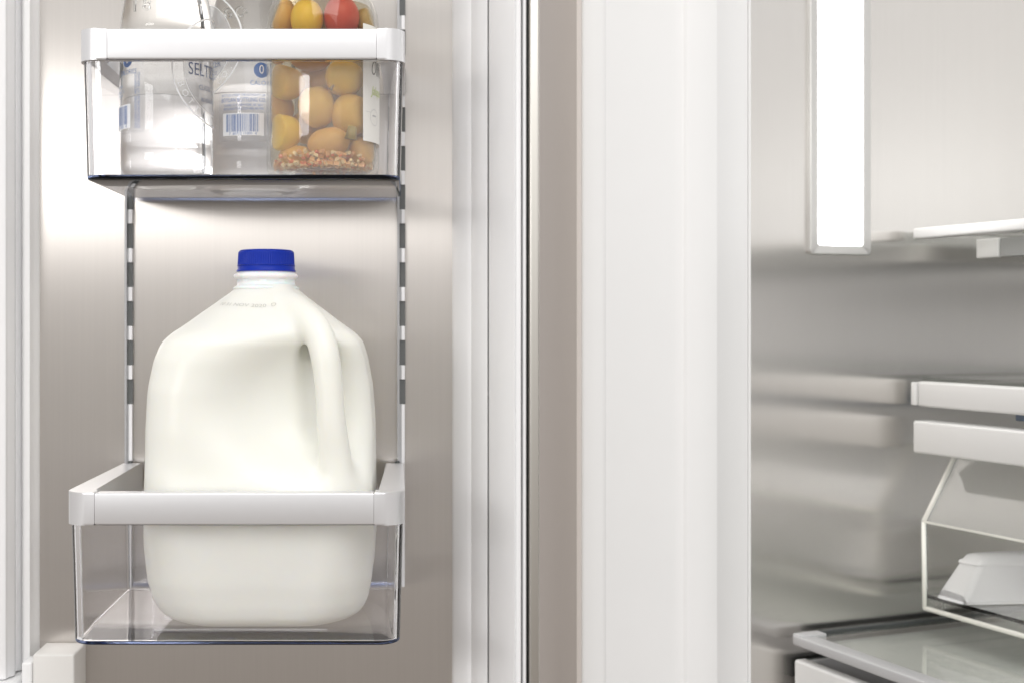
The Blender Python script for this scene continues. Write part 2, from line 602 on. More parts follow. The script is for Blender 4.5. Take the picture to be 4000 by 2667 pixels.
def door_bin(yf, yr, z_top, z_rb, z_bot, label, seam_l, seam_r, x0=-0.2126, x1=-0.0006, bx0=0.0, bx1=0.0):
    """aluminium-rimmed clear bin: rim z_rb..z_top, tub down to z_bot"""
    b = tag(empty('door_bin', ((x0 + x1) / 2, (yf + yr) / 2, z_bot)), label, 'door bin')
    inv = Matrix.Translation(b.location).inverted()

    def ch(o):
        o.parent = b
        o.matrix_parent_inverse = inv
        return o
    T, TS, R = 0.0105, 0.0150, 0.013
    ch(prism('front_bar', [(seam_l + 0.0002, yf + 0.0002), (seam_r - 0.0002, yf + 0.0002), (seam_r - 0.0002, yf + T), (seam_l + 0.0002, yf + T)], z_rb, z_top, M_RIM, bev=0.0012))
    lpl = [(seam_l, yf + T), ] + [(x0 + TS + 0.003, yf + T), (x0 + TS, yf + T + 0.003), (x0 + TS, yr), (x0, yr)] + arc(x0 + R, yf + R, R, 180, 270, 10) + [(seam_l, yf)]
    ch(prism('corner_rail', lpl[::1], z_rb - 0.0003, z_top + 0.0003, M_RIM, bev=0.0014))
    lpr = [(seam_r, yf)] + arc(x1 - R, yf + R, R, 270, 360, 10) + [(x1, yr), (x1 - TS, yr), (x1 - TS, yf + T + 0.003), (x1 - TS - 0.003, yf + T), (seam_r, yf + T)]
    ch(prism('corner_rail', lpr, z_rb - 0.0003, z_top + 0.0003, M_RIM, bev=0.0014))
    # clear tub: tapering walls on a flat floor plate
    tw, tp = 0.0038, 0.0018
    h0 = z_bot + 0.0032
    o = 0.0012

    def lp(inset, z, taper):
        return [(x, y, z) for x, y in rrect(x0 + o + inset + taper, x1 - o - inset - taper, yf + o + 0.001 + inset + taper * 0.6, yr - 0.004 - inset, 0.0135 - inset, 0.006 - inset, 10)]
    zt = z_rb - 0.0004
    zm = z_bot + 0.010
    walls = [lp(0, zt, 0), lp(0, (zt + zm) / 2, tp * 0.5), lp(0, zm, tp * 0.92), lp(0, h0, tp), lp(tw, h0, tp), lp(tw, zm, tp * 0.92), lp(tw, (zt + zm) / 2, tp * 0.5), lp(tw, zt, 0)]
    ch(loft('tub_wall', walls, M_TUB, wrap=True, smooth=50))
    fl = [[(x, y, z) for x, y, z in lp(i, z, tp)] for i, z in ((0.0030, z_bot), (0.0008, z_bot + 0.0007), (0.0002, z_bot + 0.0016), (0.0002, h0 - 0.0002))]
    fo = ch(loft('floor_plate', fl, [M_TUB, M_TUBEDGE], ends=(True, True), smooth=50))
    for p in fo.data.polygons:
        p.material_index = 1 if abs(p.normal.z) < 0.9 else 0
    # shallow moulded ribs on the floor
    for k in range(3):
        yy = yf + 0.030 + k * 0.034
        ch(box('floor_rib', x0 + 0.05, x1 - 0.05, yy, yy + 0.0016, h0, h0 + 0.0009, M_TUB))
    # hooks at the back
    for xx in (x0 + 0.004, x1 - 0.0075):
        ch(box('hook', xx, xx + 0.0035, yr - 0.001, YW - 0.0045, z_top - 0.004, z_top + 0.0018, M_DARK, bev=0.0004))
    return b, h0


YF_L, YF_U = 0.780, 0.810
zl_top, zl_rb, zl_bot = Zp(1924, YF_L), Zp(2049, YF_L), Zp(2527, YF_L)
zu_top, zu_rb, zu_bot = Zp(112, YF_U), Zp(232, YF_U), Zp(700, YF_U)
bin_low, floor_low = door_bin(YF_L, 0.942, zl_top, zl_rb, zl_bot, 'clear door bin with aluminium rim, holding the milk jug', Xp(368, YF_L), Xp(1461, YF_L))
bin_up, floor_up = door_bin(YF_U, 0.942, zu_top, zu_rb, zu_bot, 'clear door bin with aluminium rim, holding two bottles and the pepper jar', Xp(417, YF_U), Xp(1471, YF_U))

# ================================================================== MILK JUG


def surface_nets(f, org, h):
    s = f < 0
    c = (s[:-1, :-1, :-1].astype(np.int8) + s[1:, :-1, :-1] + s[:-1, 1:, :-1] + s[1:, 1:, :-1]
         + s[:-1, :-1, 1:] + s[1:, :-1, 1:] + s[:-1, 1:, 1:] + s[1:, 1:, 1:])
    act = (c > 0) & (c < 8)
    idx = np.argwhere(act)
    num = -np.ones(act.shape, dtype=np.int64)
    num[act] = np.arange(len(idx))
    acc = np.zeros((len(idx), 3))
    cnt = np.zeros(len(idx))
    corners = [(i, j, k) for i in (0, 1) for j in (0, 1) for k in (0, 1)]
    val = {o: f[idx[:, 0] + o[0], idx[:, 1] + o[1], idx[:, 2] + o[2]] for o in corners}
    for a in corners:
        for ax in range(3):
            if a[ax] == 0:
                b = list(a); b[ax] = 1; b = tuple(b)
                va, vb = val[a], val[b]
                m = (va < 0) != (vb < 0)
                t = np.where(m, va / np.where(m, va - vb, 1), 0)
                p = np.array(a, float)[None, :].repeat(len(idx), 0)
                p[:, ax] += t
                acc[m] += p[m]
                cnt[m] += 1
    verts = (idx + acc / cnt[:, None]) * h + np.array(org)
    faces = []
    for ax in range(3):
        u, v = (ax + 1) % 3, (ax + 2) % 3
        sl0 = [slice(None)] * 3; sl1 = [slice(None)] * 3
        sl0[ax] = slice(0, -1); sl1[ax] = slice(1, None)
        d = s[tuple(sl0)] != s[tuple(sl1)]
        e = np.argwhere(d)
        ok = (e[:, u] > 0) & (e[:, v] > 0) & (e[:, u] < f.shape[u] - 1) & (e[:, v] < f.shape[v] - 1)
        e = e[ok]
        inside = s[e[:, 0], e[:, 1], e[:, 2]]

        def cell(du, dv):
            q = e.copy(); q[:, u] += du; q[:, v] += dv
            return num[q[:, 0], q[:, 1], q[:, 2]]
        quad = np.stack([cell(-1, -1), cell(0, -1), cell(0, 0), cell(-1, 0)], 1)
        quad[~inside] = quad[~inside][:, ::-1]
        faces.append(quad)
    return verts, np.concatenate(faces)


def smin(a, b, k):
    h = np.clip(0.5 + 0.5 * (b - a) / k, 0, 1)
    return b * (1 - h) + a * h - k * h * (1 - h)


def smax(a, b, k): return -smin(-a, -b, k)


H = 0.00165
gx = np.arange(-0.086, 0.087, H); gy = np.arange(-0.086, 0.087, H); gz = np.arange(-0.008, 0.2245, H)
X, Y, Z = np.meshgrid(gx, gy, gz, indexing='ij')
zk = [-0.02, 0.0, 0.003, 0.008, 0.016, 0.030, 0.052, 0.085, 0.126, 0.153, 0.172, 0.183, 0.189, 0.196, 0.206, 0.2185, 0.2215, 0.24]
wk = [0.0580, 0.0600, 0.0640, 0.0680, 0.0716, 0.0741, 0.0753, 0.0753, 0.0744, 0.0728, 0.0697, 0.0664, 0.0612, 0.0513, 0.0386, 0.0222, 0.0203, 0.0203]
rk = [0.034, 0.036, 0.038, 0.040, 0.040, 0.037, 0.034, 0.031, 0.030, 0.030, 0.031, 0.034, 0.036, 0.038, 0.034, 0.0221, 0.0202, 0.0202]
zf = np.linspace(-0.02, 0.24, 521)
ker = np.hanning(17); ker /= ker.sum()


def smooth_curve(vals, n=1):
    y = np.interp(zf, zk, vals)
    for _ in range(n):
        y = np.convolve(np.pad(y, 8, mode='edge'), ker, mode='valid')
    return y


wz = np.interp(gz, zf, smooth_curve(wk)); rz = np.minimum(np.interp(gz, zf, smooth_curve(rk)), wz - 0.0001)
dw = np.gradient(wz, H)
W = wz[None, None, :]; Rr = rz[None, None, :]
qx = np.abs(X) - (W - Rr); qy = np.abs(Y) - (W * 0.972 - Rr)
d2 = np.sqrt(np.maximum(qx, 0) ** 2 + np.maximum(qy, 0) ** 2) + np.minimum(np.maximum(qx, qy), 0) - Rr
body = d2 / np.sqrt(1 + dw ** 2)[None, None, :]
# slightly pinched faces
base = -(Z - 0.0) + 0.0016 * np.exp(-(X ** 2 + Y ** 2) / 0.0011)
body = smax(body, base, 0.010)


def ellipsoid(c, r):
    p = np.sqrt(((X - c[0]) / r[0]) ** 2 + ((Y - c[1]) / r[1]) ** 2 + ((Z - c[2]) / r[2]) ** 2)
    return (p - 1) * min(r)


carve = ellipsoid((0.056, -0.084, 0.148), (0.083, 0.049, 0.056))
body = smax(body, -carve, 0.018)
# hand space right behind the grip
path0 = [(0.0350, -0.0335, 0.1870), (0.0395, -0.0425, 0.172), (0.0400, -0.0445, 0.155), (0.0420, -0.0455, 0.1330)]


def capsules(path, rad):
    d = None
    for (a, b, ra, rb) in zip(path[:-1], path[1:], rad[:-1], rad[1:]):
        a = np.array(a); b = np.array(b); ab = b - a
        t = np.clip(((X - a[0]) * ab[0] + (Y - a[1]) * ab[1] + (Z - a[2]) * ab[2]) / (ab @ ab), 0, 1)
        q = np.sqrt((X - a[0] - ab[0] * t) ** 2 + (Y - a[1] - ab[1] * t) ** 2 + (Z - a[2] - ab[2] * t) ** 2) - (ra + (rb - ra) * t)
        d = q if d is None else np.minimum(d, q)
    return d


hole = capsules(path0, [0.0090, 0.0134, 0.0148, 0.0136])
body = smax(body, -hole, 0.0055)
hp = [(0.014, -0.016, 0.209), (0.026, -0.033, 0.2035), (0.0365, -0.0480, 0.1945), (0.0430, -0.0565, 0.181), (0.0462, -0.0600, 0.163), (0.0485, -0.0615, 0.134), (0.0510, -0.0590, 0.112), (0.0530, -0.0560, 0.094), (0.0540, -0.0490, 0.074)]
hr = [0.0102, 0.0100, 0.0095, 0.0092, 0.0092, 0.0096, 0.0104, 0.0110, 0.0110]


def spline(pts, n):
    p = np.array(pts, float)
    p = np.vstack([2 * p[0] - p[1], p, 2 * p[-1] - p[-2]])
    out = []
    for i in range(1, len(p) - 2):
        for t in np.linspace(0, 1, n, endpoint=False):
            out.append(0.5 * (2 * p[i] + (p[i + 1] - p[i - 1]) * t + (2 * p[i - 1] - 5 * p[i] + 4 * p[i + 1] - p[i + 2]) * t ** 2 + (3 * p[i] - p[i - 1] - 3 * p[i + 1] + p[i + 2]) * t ** 3))
    out.append(p[-2])
    return out


sp = spline([a + (b,) for a, b in zip(hp, hr)], 4)
handle = capsules([q[:3] for q in sp], [q[3] for q in sp])
full = smin(body, handle, 0.0065)
full = full + 0.00025 * (np.sin(X * 95 + 1) * np.sin(Z * 80) + np.sin(Y * 110 + Z * 60))
full = np.maximum(full, Z - 0.2222)
jv, jf = surface_nets(full, (gx[0], gy[0], gz[0]), H)
JUG = Vector((-0.0965, 0.8675, floor_low + 0.0004))
jv[:, 2] -= jv[:, 2].min()
me = bpy.data.meshes.new('body')
me.from_pydata(jv.tolist(), [], jf.tolist())
me.update()
bm = bmesh.new(); bm.from_mesh(me)
bmesh.ops.smooth_vert(bm, verts=bm.verts, factor=0.5, use_axis_x=True, use_axis_y=True, use_axis_z=True)
bmesh.ops.smooth_vert(bm, verts=bm.verts, factor=0.5, use_axis_x=True, use_axis_y=True, use_axis_z=True)
bmesh.ops.recalc_face_normals(bm, faces=bm.faces)
bm.to_mesh(me)
jug_bvh = BVHTree.FromBMesh(bm)
bm.free()
jug = tag(empty('milk_jug', JUG), 'full white plastic milk jug with moulded handle and blue cap', 'milk jug')
jug.scale = (1, 1, 1.009)
link('body', me, M_MILK, jug, True)

NZ = 0.2195


def neck_r(r, z, a):
    k = z - NZ
    if 0.0058 < k < 0.0104:
        return r + 0.0010 * max(0, math.cos(a * 9)) * math.sin((k - 0.0058) / 0.0046 * math.pi)
    return r


lathe('neck', [(0.0205, NZ - 0.004), (0.0226, NZ - 0.0006), (0.0228, NZ), (0.0222, NZ + 0.0006), (0.0205, NZ + 0.0016), (0.0199, NZ + 0.0026), (0.0197, NZ + 0.0058),
               (0.0207, NZ + 0.0066), (0.0214, NZ + 0.0076), (0.0214, NZ + 0.0086), (0.0207, NZ + 0.0098), (0.0197, NZ + 0.0104), (0.0192, NZ + 0.0120), (0.0188, NZ + 0.020), (0.0170, NZ + 0.020),
               (0.0170, NZ - 0.003)], M_NECK, jug, seg=144, cap=False, rfun=neck_r, smooth=60)
CB = NZ + 0.0112


def cap_r(r, z, a):
    k = z - CB
    if 0.0052 < k < 0.0128:
        return r - 0.00034 * (0.5 - 0.5 * math.cos(a * 78))
    return r


lathe('cap', [(0.0188, CB + 0.0044), (0.0197, CB + 0.0045), (0.0197, CB + 0.0053), (0.01965, CB + 0.0056), (0.0194, CB + 0.0095), (0.0193, CB + 0.0124), (0.0191, CB + 0.0134), (0.0185, CB + 0.0142), (0.0174, CB + 0.01475), (0.015, CB + 0.0150), (0.0, CB + 0.01515)],
      M_CAP, jug, seg=624, cap=False, rfun=cap_r, smooth=50)
lathe('tamper_ring', [(0.0192, CB), (0.0203, CB + 0.0001), (0.0204, CB + 0.0005), (0.0203, CB + 0.0010), (0.01985, CB + 0.0017), (0.0197, CB + 0.0036), (0.0200, CB + 0.0039), (0.0200, CB + 0.0043), (0.0190, CB + 0.0044)],
      M_CAP, jug, seg=96, cap=False, smooth=40)

# inkjet date on the shoulder, laid onto the surface
tv, tf = text2d('10 31 NOV 2020  D', 0.0036, xs=1.42)
vs = []
for x, y, _ in tv:
    ang = (x - 0.0105) / 0.036
    rad = 0.0365 - y * 1.0
    o = Vector((rad * math.sin(ang), -rad * math.cos(ang), 0.30))
    hit = jug_bvh.ray_cast(o, Vector((0, 0, -1)))
    p = hit[0] + hit[1] * 0.00025 if hit[0] else Vector((o.x, o.y, 0.2))
    vs.append(p[:])
me = bpy.data.meshes.new('date_print')
me.from_pydata(vs, [], tf); me.update()
link('date_print', me, M_INK, jug)

# ================================================================== SELTZER BOTTLES
RB = 0.0315


def bottle(x, y, label, decorate):
    b = tag(empty('glass_bottle', (x, y, floor_up + 0.0003)), label, 'bottle')
    prof = [(0.0, 0.0022), (0.016, 0.0016), (0.0235, 0.0), (0.0272, 0.0002), (0.0298, 0.0022), (0.0310, 0.0058), (0.0314, 0.010), (0.0315, 0.0235), (0.03135, 0.0240), (RB - 0.0002, 0.0245), (RB - 0.0002, 0.0985), (RB, 0.099), (RB, 0.1035),
            (0.0312, 0.1075), (0.0302, 0.115), (0.0286, 0.124), (0.0262, 0.135), (0.0225, 0.148), (0.0180, 0.163), (0.0150, 0.178), (0.0140, 0.195), (0.0138, 0.207)]
    body_ = lathe('body', prof, M_BOTTLE, b, seg=96, cap=True, smooth=50)
    lathe('crown_cap', [(0.0134, 0.2072), (0.0160, 0.2072), (0.0160, 0.2110), (0.0140, 0.2134), (0.0, 0.2136)], M_PNAVY, b, seg=48, cap=False,
          rfun=lambda r, z, a: r + (0.0006 * math.cos(a * 21) if z < 0.209 and r > 0.015 else 0))
    decorate(b)
    return b


def zb(py, Y): return Zp(py, Y) - floor_up


YB1, YB2 = 0.862, 0.9065
XB1, XB2 = Xp(652, 0.862), Xp(986, 0.9065)
OFF = 0.0004


def barcode(parent, u0, u1, v0, v1, digits):
    f = Flat(); f.rect(u0, u1, v0, v1, 12)
    f.wrap('barcode_panel', RB, OFF, M_PWHITE, parent)
    g = Flat()
    rnd = random.Random(7)
    u = u0 + (u1 - u0) * 0.10
    end = u1 - (u1 - u0) * 0.12
    while u < end:
        w = rnd.choice([0.00022, 0.00022, 0.0004, 0.0006])
        g.rect(u, min(u + w, end), v0 + (v1 - v0) * 0.17, v1 - (v1 - v0) * 0.06, 1)
        u += w + rnd.choice([0.00025, 0.0004, 0.0006])
    g.text(digits, (v1 - v0) * 0.17, (u0 + u1) / 2, v0 + (v1 - v0) * 0.085)
    g.wrap('barcode_print', RB, OFF + 0.00012, M_PBLUE, parent)


def roundel(parent, u, v, words, scale=1.0):
    Rr_ = 0.0372 * scale
    f = Flat(); f.disc(u, v, 0.0292 * scale, 96)
    f.wrap('label_film', RB, OFF, M_FILM, parent)
    f = Flat()
    f.ring(u, v, Rr_ - 0.0011, Rr_)
    f.ring(u, v, 0.0288 * scale, 0.0293 * scale)
    word = 'BOTTLING CO.'
    for i, chh in enumerate(word):
        for base_a, sg in ((200, 1),):
            a = math.radians(base_a + i * 11.5)
            rr = 0.0328 * scale
            f.text(chh, 0.0062 * scale, u + rr * math.cos(a), v + rr * math.sin(a), rot=a + math.pi / 2)
    for a in (172, 8):
        f.disc(u + 0.0328 * scale * math.cos(math.radians(a)), v + 0.0328 * scale * math.sin(math.radians(a)), 0.0011, 16)
    f.wrap('label_ring', RB, OFF + 0.0001, M_PWHITE, parent)
    g = Flat()
    for body_, size, du, dv in words:
        g.text(body_, size, u + du, v + dv, xs=0.8)
    g.wrap('label_lettering', RB, OFF + 0.0002, M_PNAVY, parent)


def deco_left(b):
    Yf = 0.836
    def z(py): return zb(py, Yf)
    uf = lambda deg: math.radians(deg) * RB
    # zero-calorie mark
    f = Flat(); f.disc(uf(-43), z(234), 0.0052)
    f.wrap('round_mark', RB, OFF, M_PBLUE, b)
    f = Flat(); f.text('0', 0.0092, uf(-43), z(233), xs=0.8)
    f.wrap('mark_lettering', RB, OFF + 0.00015, M_PWHITE, b)
    f = Flat()
    f.text('CALORIES', 0.0044, uf(-43), z(284), xs=0.9)
    f.text('AUTHORITY OF:', 0.0020, uf(-64), z(336), xs=0.9)
    f.text('BOTTLING CO.', 0.0030, uf(-66), z(356), xs=0.9)
    f.text('NEW YORK, NY', 0.0020, uf(-64), z(372), xs=0.9)
    f.text('CA CASH REFUND  ME DEPOSIT', 0.0027, uf(-28), z(398), rot=math.pi / 2, xs=0.95)
    f.text('CT-HI-IA-MA-ME-NY-VT REFUND', 0.0027, uf(-23.5), z(398), rot=math.pi / 2, xs=0.95)
    f.wrap('small_print', RB, OFF + 0.0001, M_PBLUE, b)
    barcode(b, uf(-84), uf(-37), z(503), z(408), '60712 11001   4')
    f = Flat(); f.rect(uf(-90), uf(-17), z(524), z(240), 20)
    f.wrap('label_back_film', RB, OFF - 0.0003, clear('label_back_film', (0.95, 0.955, 0.965), ior=1.4, rough=0.05, haze=0.04), b)
    roundel(b, uf(84), z(268), [('EST. 1891', 0.0040, -0.0165, 0.0095), ('SELTZER', 0.0118, -0.008, -0.0005), ('CLASSIC', 0.0048, -0.010, -0.0118), ('BEVERAGES', 0.0040, -0.007, -0.0200)])
    for tx, sz, u_, v_ in (('1', 0.0115, uf(-31), z(28)), ('8', 0.0115, uf(-14), z(28)), ('C', 0.009, uf(38), z(4)), ('O', 0.009, uf(50), z(4))):
        f = Flat(); f.text(tx, sz, u_, v_, xs=1.1, extrude=0.0005)
        f.wrap('raised_letter', RB - 0.0014, 0.0004, M_EMBOSS, b)


def deco_right(b):
    Yf = 0.878
    def z(py): return zb(py, Yf)
    uf = lambda px: math.asin(max(-0.99, min(0.99, (Xp(px, Yf) - XB2) / RB))) * RB
    f = Flat(); f.disc(uf(1023), z(280), 0.0054)
    f.wrap('round_mark', RB, OFF, M_PBLUE, b)
    f = Flat(); f.text('0', 0.0090, uf(1023), z(279), xs=0.8)
    f.wrap('mark_lettering', RB, OFF + 0.00015, M_PWHITE, b)
    f = Flat()
    f.text('CALORIES', 0.0046, uf(1030), z(331), xs=0.9)
    uc = uf(951)
    f.text('BOTTLED UNDER THE AUTHORITY OF:', 0.0023, uc, z(378), xs=0.78)
    f.text('BOYLAN BOTTLING CO.', 0.0041, uc, z(397), xs=0.72)
    f.text('6 E 43RD ST FL, NEW YORK, NY 10017', 0.0023, uc, z(417), xs=0.72)
    f.text('BOYLANBOTTLING.COM (800) 289-7978', 0.0023, uc, z(431), xs=0.70)
    f.wrap('small_print', RB, OFF + 0.0001, M_PBLUE, b)
    barcode(b, uf(872), uf(1032), z(535), z(447), '7  60712 11001  4')
    f = Flat(); f.rect(uf(853), uf(1110), z(556), z(235), 20)
    f.wrap('label_back_film', RB, OFF - 0.0003, clear('label_back_film', (0.93, 0.935, 0.95), ior=1.4, rough=0.05, haze=0.05), b)
    u0 = math.radians(-72) * RB
    roundel(b, u0, z(165), [('SELTZER', 0.0070, 0.0195 - 0.0105, -0.0150), ('12 FL. OZ.', 0.0036, 0.0105, -0.0215), ('(355 ML)', 0.0030, 0.0105, -0.0250)])
    for tx, sz, px_, py_ in (('I', 0.0085, 851, 66), ('N', 0.0090, 868, 60), ('G', 0.0098, 891, 55), ('C', 0.0100, 936, 52), ('o', 0.0075, 960, 46)):
        f = Flat(); f.text(tx, sz, uf(px_), z(py_), xs=0.95, extrude=0.0006)
        f.wrap('raised_letter', RB - 0.0014, 0.0004, M_EMBOSS, b)


bottle(XB1, YB1, 'clear seltzer bottle at the left end of the upper bin, roundel label turned sideways', deco_left)
bottle(XB2, YB2, 'clear seltzer bottle between the other bottle and the pepper jar, barcode facing out', deco_right)

# ================================================================== PEPPER JAR
RJ = 0.0384
YJ = 0.8600
XJ = Xp(1262, YJ)
jar = tag(empty('pepper_jar', (XJ, YJ, floor_up + 0.0003)), 'glass jar of pickled yellow and red peppers with cream paper label', 'jar')
outer = [(0.0, 0.003), (0.022, 0.0022), (0.0300, 0.0), (0.0335, 0.0004), (0.0362, 0.0026), (0.0378, 0.0065), (RJ, 0.012), (RJ, 0.1035), (0.0382, 0.108), (0.0374, 0.1135), (0.0355, 0.120), (0.0325, 0.126), (0.0305, 0.131), (0.0300, 0.136), (0.0300, 0.150)]
inner = [(0.0278, 0.150), (0.0278, 0.136), (0.0285, 0.131), (0.0305, 0.1255), (0.0333, 0.119), (0.0350, 0.113), (0.0359, 0.106), (0.0361, 0.014), (0.0350, 0.009), (0.031, 0.0062), (0.022, 0.0074), (0.0, 0.0080)]
lathe('glass', outer + inner, M_JAR, jar, seg=96, cap=False, smooth=50)
lathe('lid', [(0.0, 0.1512), (0.0310, 0.1510), (0.0315, 0.150), (0.0315, 0.138), (0.0307, 0.1375)][::-1], M_RIM, jar, seg=64, cap=False)
lathe('brine', [(0.0, 0.0082), (0.030, 0.0068), (0.0348, 0.0096), (0.0358, 0.015), (0.0356, 0.105), (0.0347, 0.1125), (0.0330, 0.118), (0.0, 0.118)], M_BRINE, jar, seg=64, cap=False)


def pepper_mat(name, c1, c2):
    m, n, l = mat_new(name)
    out = n.new('ShaderNodeOutputMaterial')
    b = n.new('ShaderNodeBsdfPrincipled')
    b.inputs['Roughness'].default_value = 0.38
    b.inputs['Subsurface Weight'].default_value = 0.25
    b.inputs['Subsurface Scale'].default_value = 0.006
    b.inputs['Subsurface Radius'].default_value = (1.0, 0.5, 0.15)
    tc = n.new('ShaderNodeTexCoord')
    t = n.new('ShaderNodeTexNoise')
    t.inputs['Scale'].default_value = 70
    t.inputs['Detail'].default_value = 5
    l.new(tc.outputs['Object'], t.inputs['Vector'])
    mx = n.new('ShaderNodeMix'); mx.data_type = 'RGBA'
    mx.inputs['A'].default_value = (*c1, 1); mx.inputs['B'].default_value = (*c2, 1)
    l.new(t.outputs['Fac'], mx.inputs['Factor'])
    l.new(mx.outputs['Result'], b.inputs['Base Color'])
    l.new(b.outputs[0], out.inputs[0])
    return m


PY_ = pepper_mat('yellow_pepper', (0.66, 0.42, 0.08), (0.80, 0.56, 0.14))
PYB = pepper_mat('bright_yellow_pepper', (0.72, 0.47, 0.03), (0.85, 0.63, 0.06))
PO_ = pepper_mat('orange_pepper', (0.60, 0.36, 0.09), (0.73, 0.47, 0.14))
PR_ = pepper_mat('red_pepper', (0.46, 0.035, 0.018), (0.60, 0.075, 0.035))
PG_ = pepper_mat('olive_pepper', (0.30, 0.20, 0.03), (0.45, 0.31, 0.05))
PB_ = pepper_mat('pepper_stem', (0.20, 0.15, 0.05), (0.32, 0.24, 0.08))


def pepper(px, py, rx, rz, dy, mat, tilt=0.0, stem=None):
    """a lobed little pepper; px, py photo centre, radii in photo pixels, dy metres behind the jar axis"""
    Yp = YJ + dy
    x = Xp(px, Yp) - XJ
    z = Zp(py, Yp) - floor_up - 0.0003
    ax, az = rx / FPX * Yp, rz / FPX * Yp
    ay = min((ax + az) / 2, 0.016)
    bm = bmesh.new()
    bmesh.ops.create_uvsphere(bm, u_segments=28, v_segments=18, radius=1)
    ph = random.uniform(0, 6)
    for v in bm.verts:
        c = v.co
        a = math.atan2(c.y, c.x)
        k = 1 + 0.035 * math.cos(3 * a + ph) * (1 - abs(c.z)) + 0.06 * (c.z * 0.5)
        dent = 1 - 0.10 * max(0, c.z - 0.85) / 0.15
        v.co = Vector((c.x * ax * k, c.y * ay * k, c.z * az * dent))
    bmesh.ops.rotate(bm, verts=bm.verts, cent=(0, 0, 0), matrix=Matrix.Rotation(tilt, 3, 'Y'))
    for v in bm.verts:                      # pressed flat where it meets the glass
        wx, wy = v.co.x + x, v.co.y + dy
        rr_ = math.hypot(wx, wy)
        lim = 0.0352 if v.co.z + z < 0.106 else 0.0352 - (v.co.z + z - 0.106) * 0.34
        if rr_ > lim:
            v.co.x, v.co.y = wx * lim / rr_ - x, wy * lim / rr_ - dy
    o = from_bm('pepper', bm, mat, jar, True, (x, dy, z))
    return o


# front layer, then those behind; (px, py, rx, rz, depth offset)
pepper(1112, 325, 82, 68, -0.016, PY_, 0.3)
pepper(1345, 308, 76, 72, -0.016, PYB, 0.2)
pepper(1238, 420, 72, 84, -0.016, PY_, -0.2)
pepper(1372, 450, 80, 84, -0.015, PY_, 0.35)
pepper(1108, 520, 70, 74, -0.015, PYB, 0.2)
pepper(1286, 560, 84, 62, -0.016, PO_, -0.2)
pepper(1420, 590, 58, 56, -0.010, PO_, 0.1)
pepper(1160, 612, 70, 44, -0.012, PO_, 0.1)
pepper(1210, 232, 80, 50, -0.008, PO_, 0.1)
pepper(1390, 195, 62, 50, -0.010, PO_, 0.1)
pepper(1085, 205, 44, 50, -0.006, PO_, 0.1)
pepper(1230, 320, 66, 66, 0.006, PO_)
pepper(1090, 430, 60, 66, 0.002, PO_)
pepper(1200, 500, 70, 66, 0.010, PO_)
pepper(1330, 400, 70, 70, 0.012, PO_)
pepper(1400, 520, 60, 66, 0.008, PO_)
pepper(1105, 66, 48, 74, -0.006, PO_, 0.1)
pepper(1198, 76, 64, 78, -0.016, PYB, 0.05)
pepper(1334, 70, 70, 84, -0.014, PR_, -0.05)
pepper(1428, 90, 36, 60, -0.004, PG_, -0.2)
pepper(1262, 60, 60, 70, 0.014, PG_)
pepper(1180, 160, 80, 50, 0.006, PO_)
pepper(1320, 170, 80, 50, 0.008, PO_)
for (px, py, a, L) in ((1296, 344, 0.7, 0.0042), (1372, 520, 0.15, 0.0085), (1150, 150, 0.2, 0.006)):
    o = P(px, py, YJ - 0.0335)
    bm = bmesh.new()
    bmesh.ops.create_cone(bm, segments=10, radius1=0.0012 if L < 0.005 else 0.0042, radius2=0.0009 if L < 0.005 else 0.0028, depth=L, cap_ends=True)
    bmesh.ops.rotate(bm, verts=bm.verts, cent=(0, 0, 0), matrix=Matrix.Rotation(a, 3, 'Y'))
    from_bm('stem', bm, PB_, jar, True, (o.x - XJ, -0.0315 if L < 0.005 else -0.0305, o.z - floor_up))

# chopped garlic and chilli settled on the bottom
M_BITS = [principled('garlic_bit', (0.80, 0.68, 0.48), 0.4), principled('chilli_bit', (0.72, 0.25, 0.13), 0.4), principled('orange_bit', (0.78, 0.47, 0.25), 0.4)]
bm = bmesh.new()
rb = random.Random(3)
for i in range(460):
    a = rb.uniform(0, 2 * math.pi)
    r = 0.0335 * math.sqrt(rb.uniform(0.25, 1))
    zz = 0.0088 + rb.random() ** 2 * 0.0085
    s = rb.uniform(0.0011, 0.0024)
    r_ = bmesh.ops.create_cube(bm, size=1)
    mtx = Matrix.Rotation(rb.uniform(0, 6), 3, Vector((rb.uniform(-1, 1), rb.uniform(-1, 1), rb.uniform(-1, 1))).normalized())
    mi = rb.choices([0, 1, 2], [0.34, 0.18, 0.48])[0]
    for v in r_['verts']:
        v.co = mtx @ Vector((v.co.x * s * 1.5, v.co.y * s, v.co.z * s * rb.uniform(0.7, 1.1))) + Vector((r * math.sin(a), -r * math.cos(a), zz))
    for f in {f for v in r_['verts'] for f in v.link_faces}:
        f.material_index = mi
tag(from_bm('chopped_garlic', bm, M_BITS, jar, False), kind='stuff')

# paper label on the right flank
f = Flat()
u0, u1 = math.asin((1422 - 1262) / 219.0) * RJ, math.radians(172) * RJ
f.rect(u0, u1, zb(552, 0.833), zb(92, 0.833), 24)
f.wrap('paper_label', RJ, 0.0003, M_PAPER, jar)
f = Flat(); f.text('Olive', 0.0150, math.radians(58) * RJ + 0.0105, zb(262, 0.835), shear=0.35, xs=0.62)
f.wrap('label_script', RJ, 0.0005, M_PGREY, jar)
f = Flat(); f.text('Jalapeño', 0.0085, math.radians(56) * RJ + 0.0135, zb(352, 0.835), shear=0.35, xs=0.75)
f.wrap('label_green_script', RJ, 0.0005, M_PGREEN, jar)
f = Flat(); f.ring(math.radians(66) * RJ, zb(455, 0.835), 0.0052, 0.0055); f.text('___', 0.004, math.radians(55) * RJ, zb(428, 0.835)); f.rect(math.radians(62) * RJ, math.radians(70) * RJ, zb(452, 0.835), zb(446, 0.835), 2)
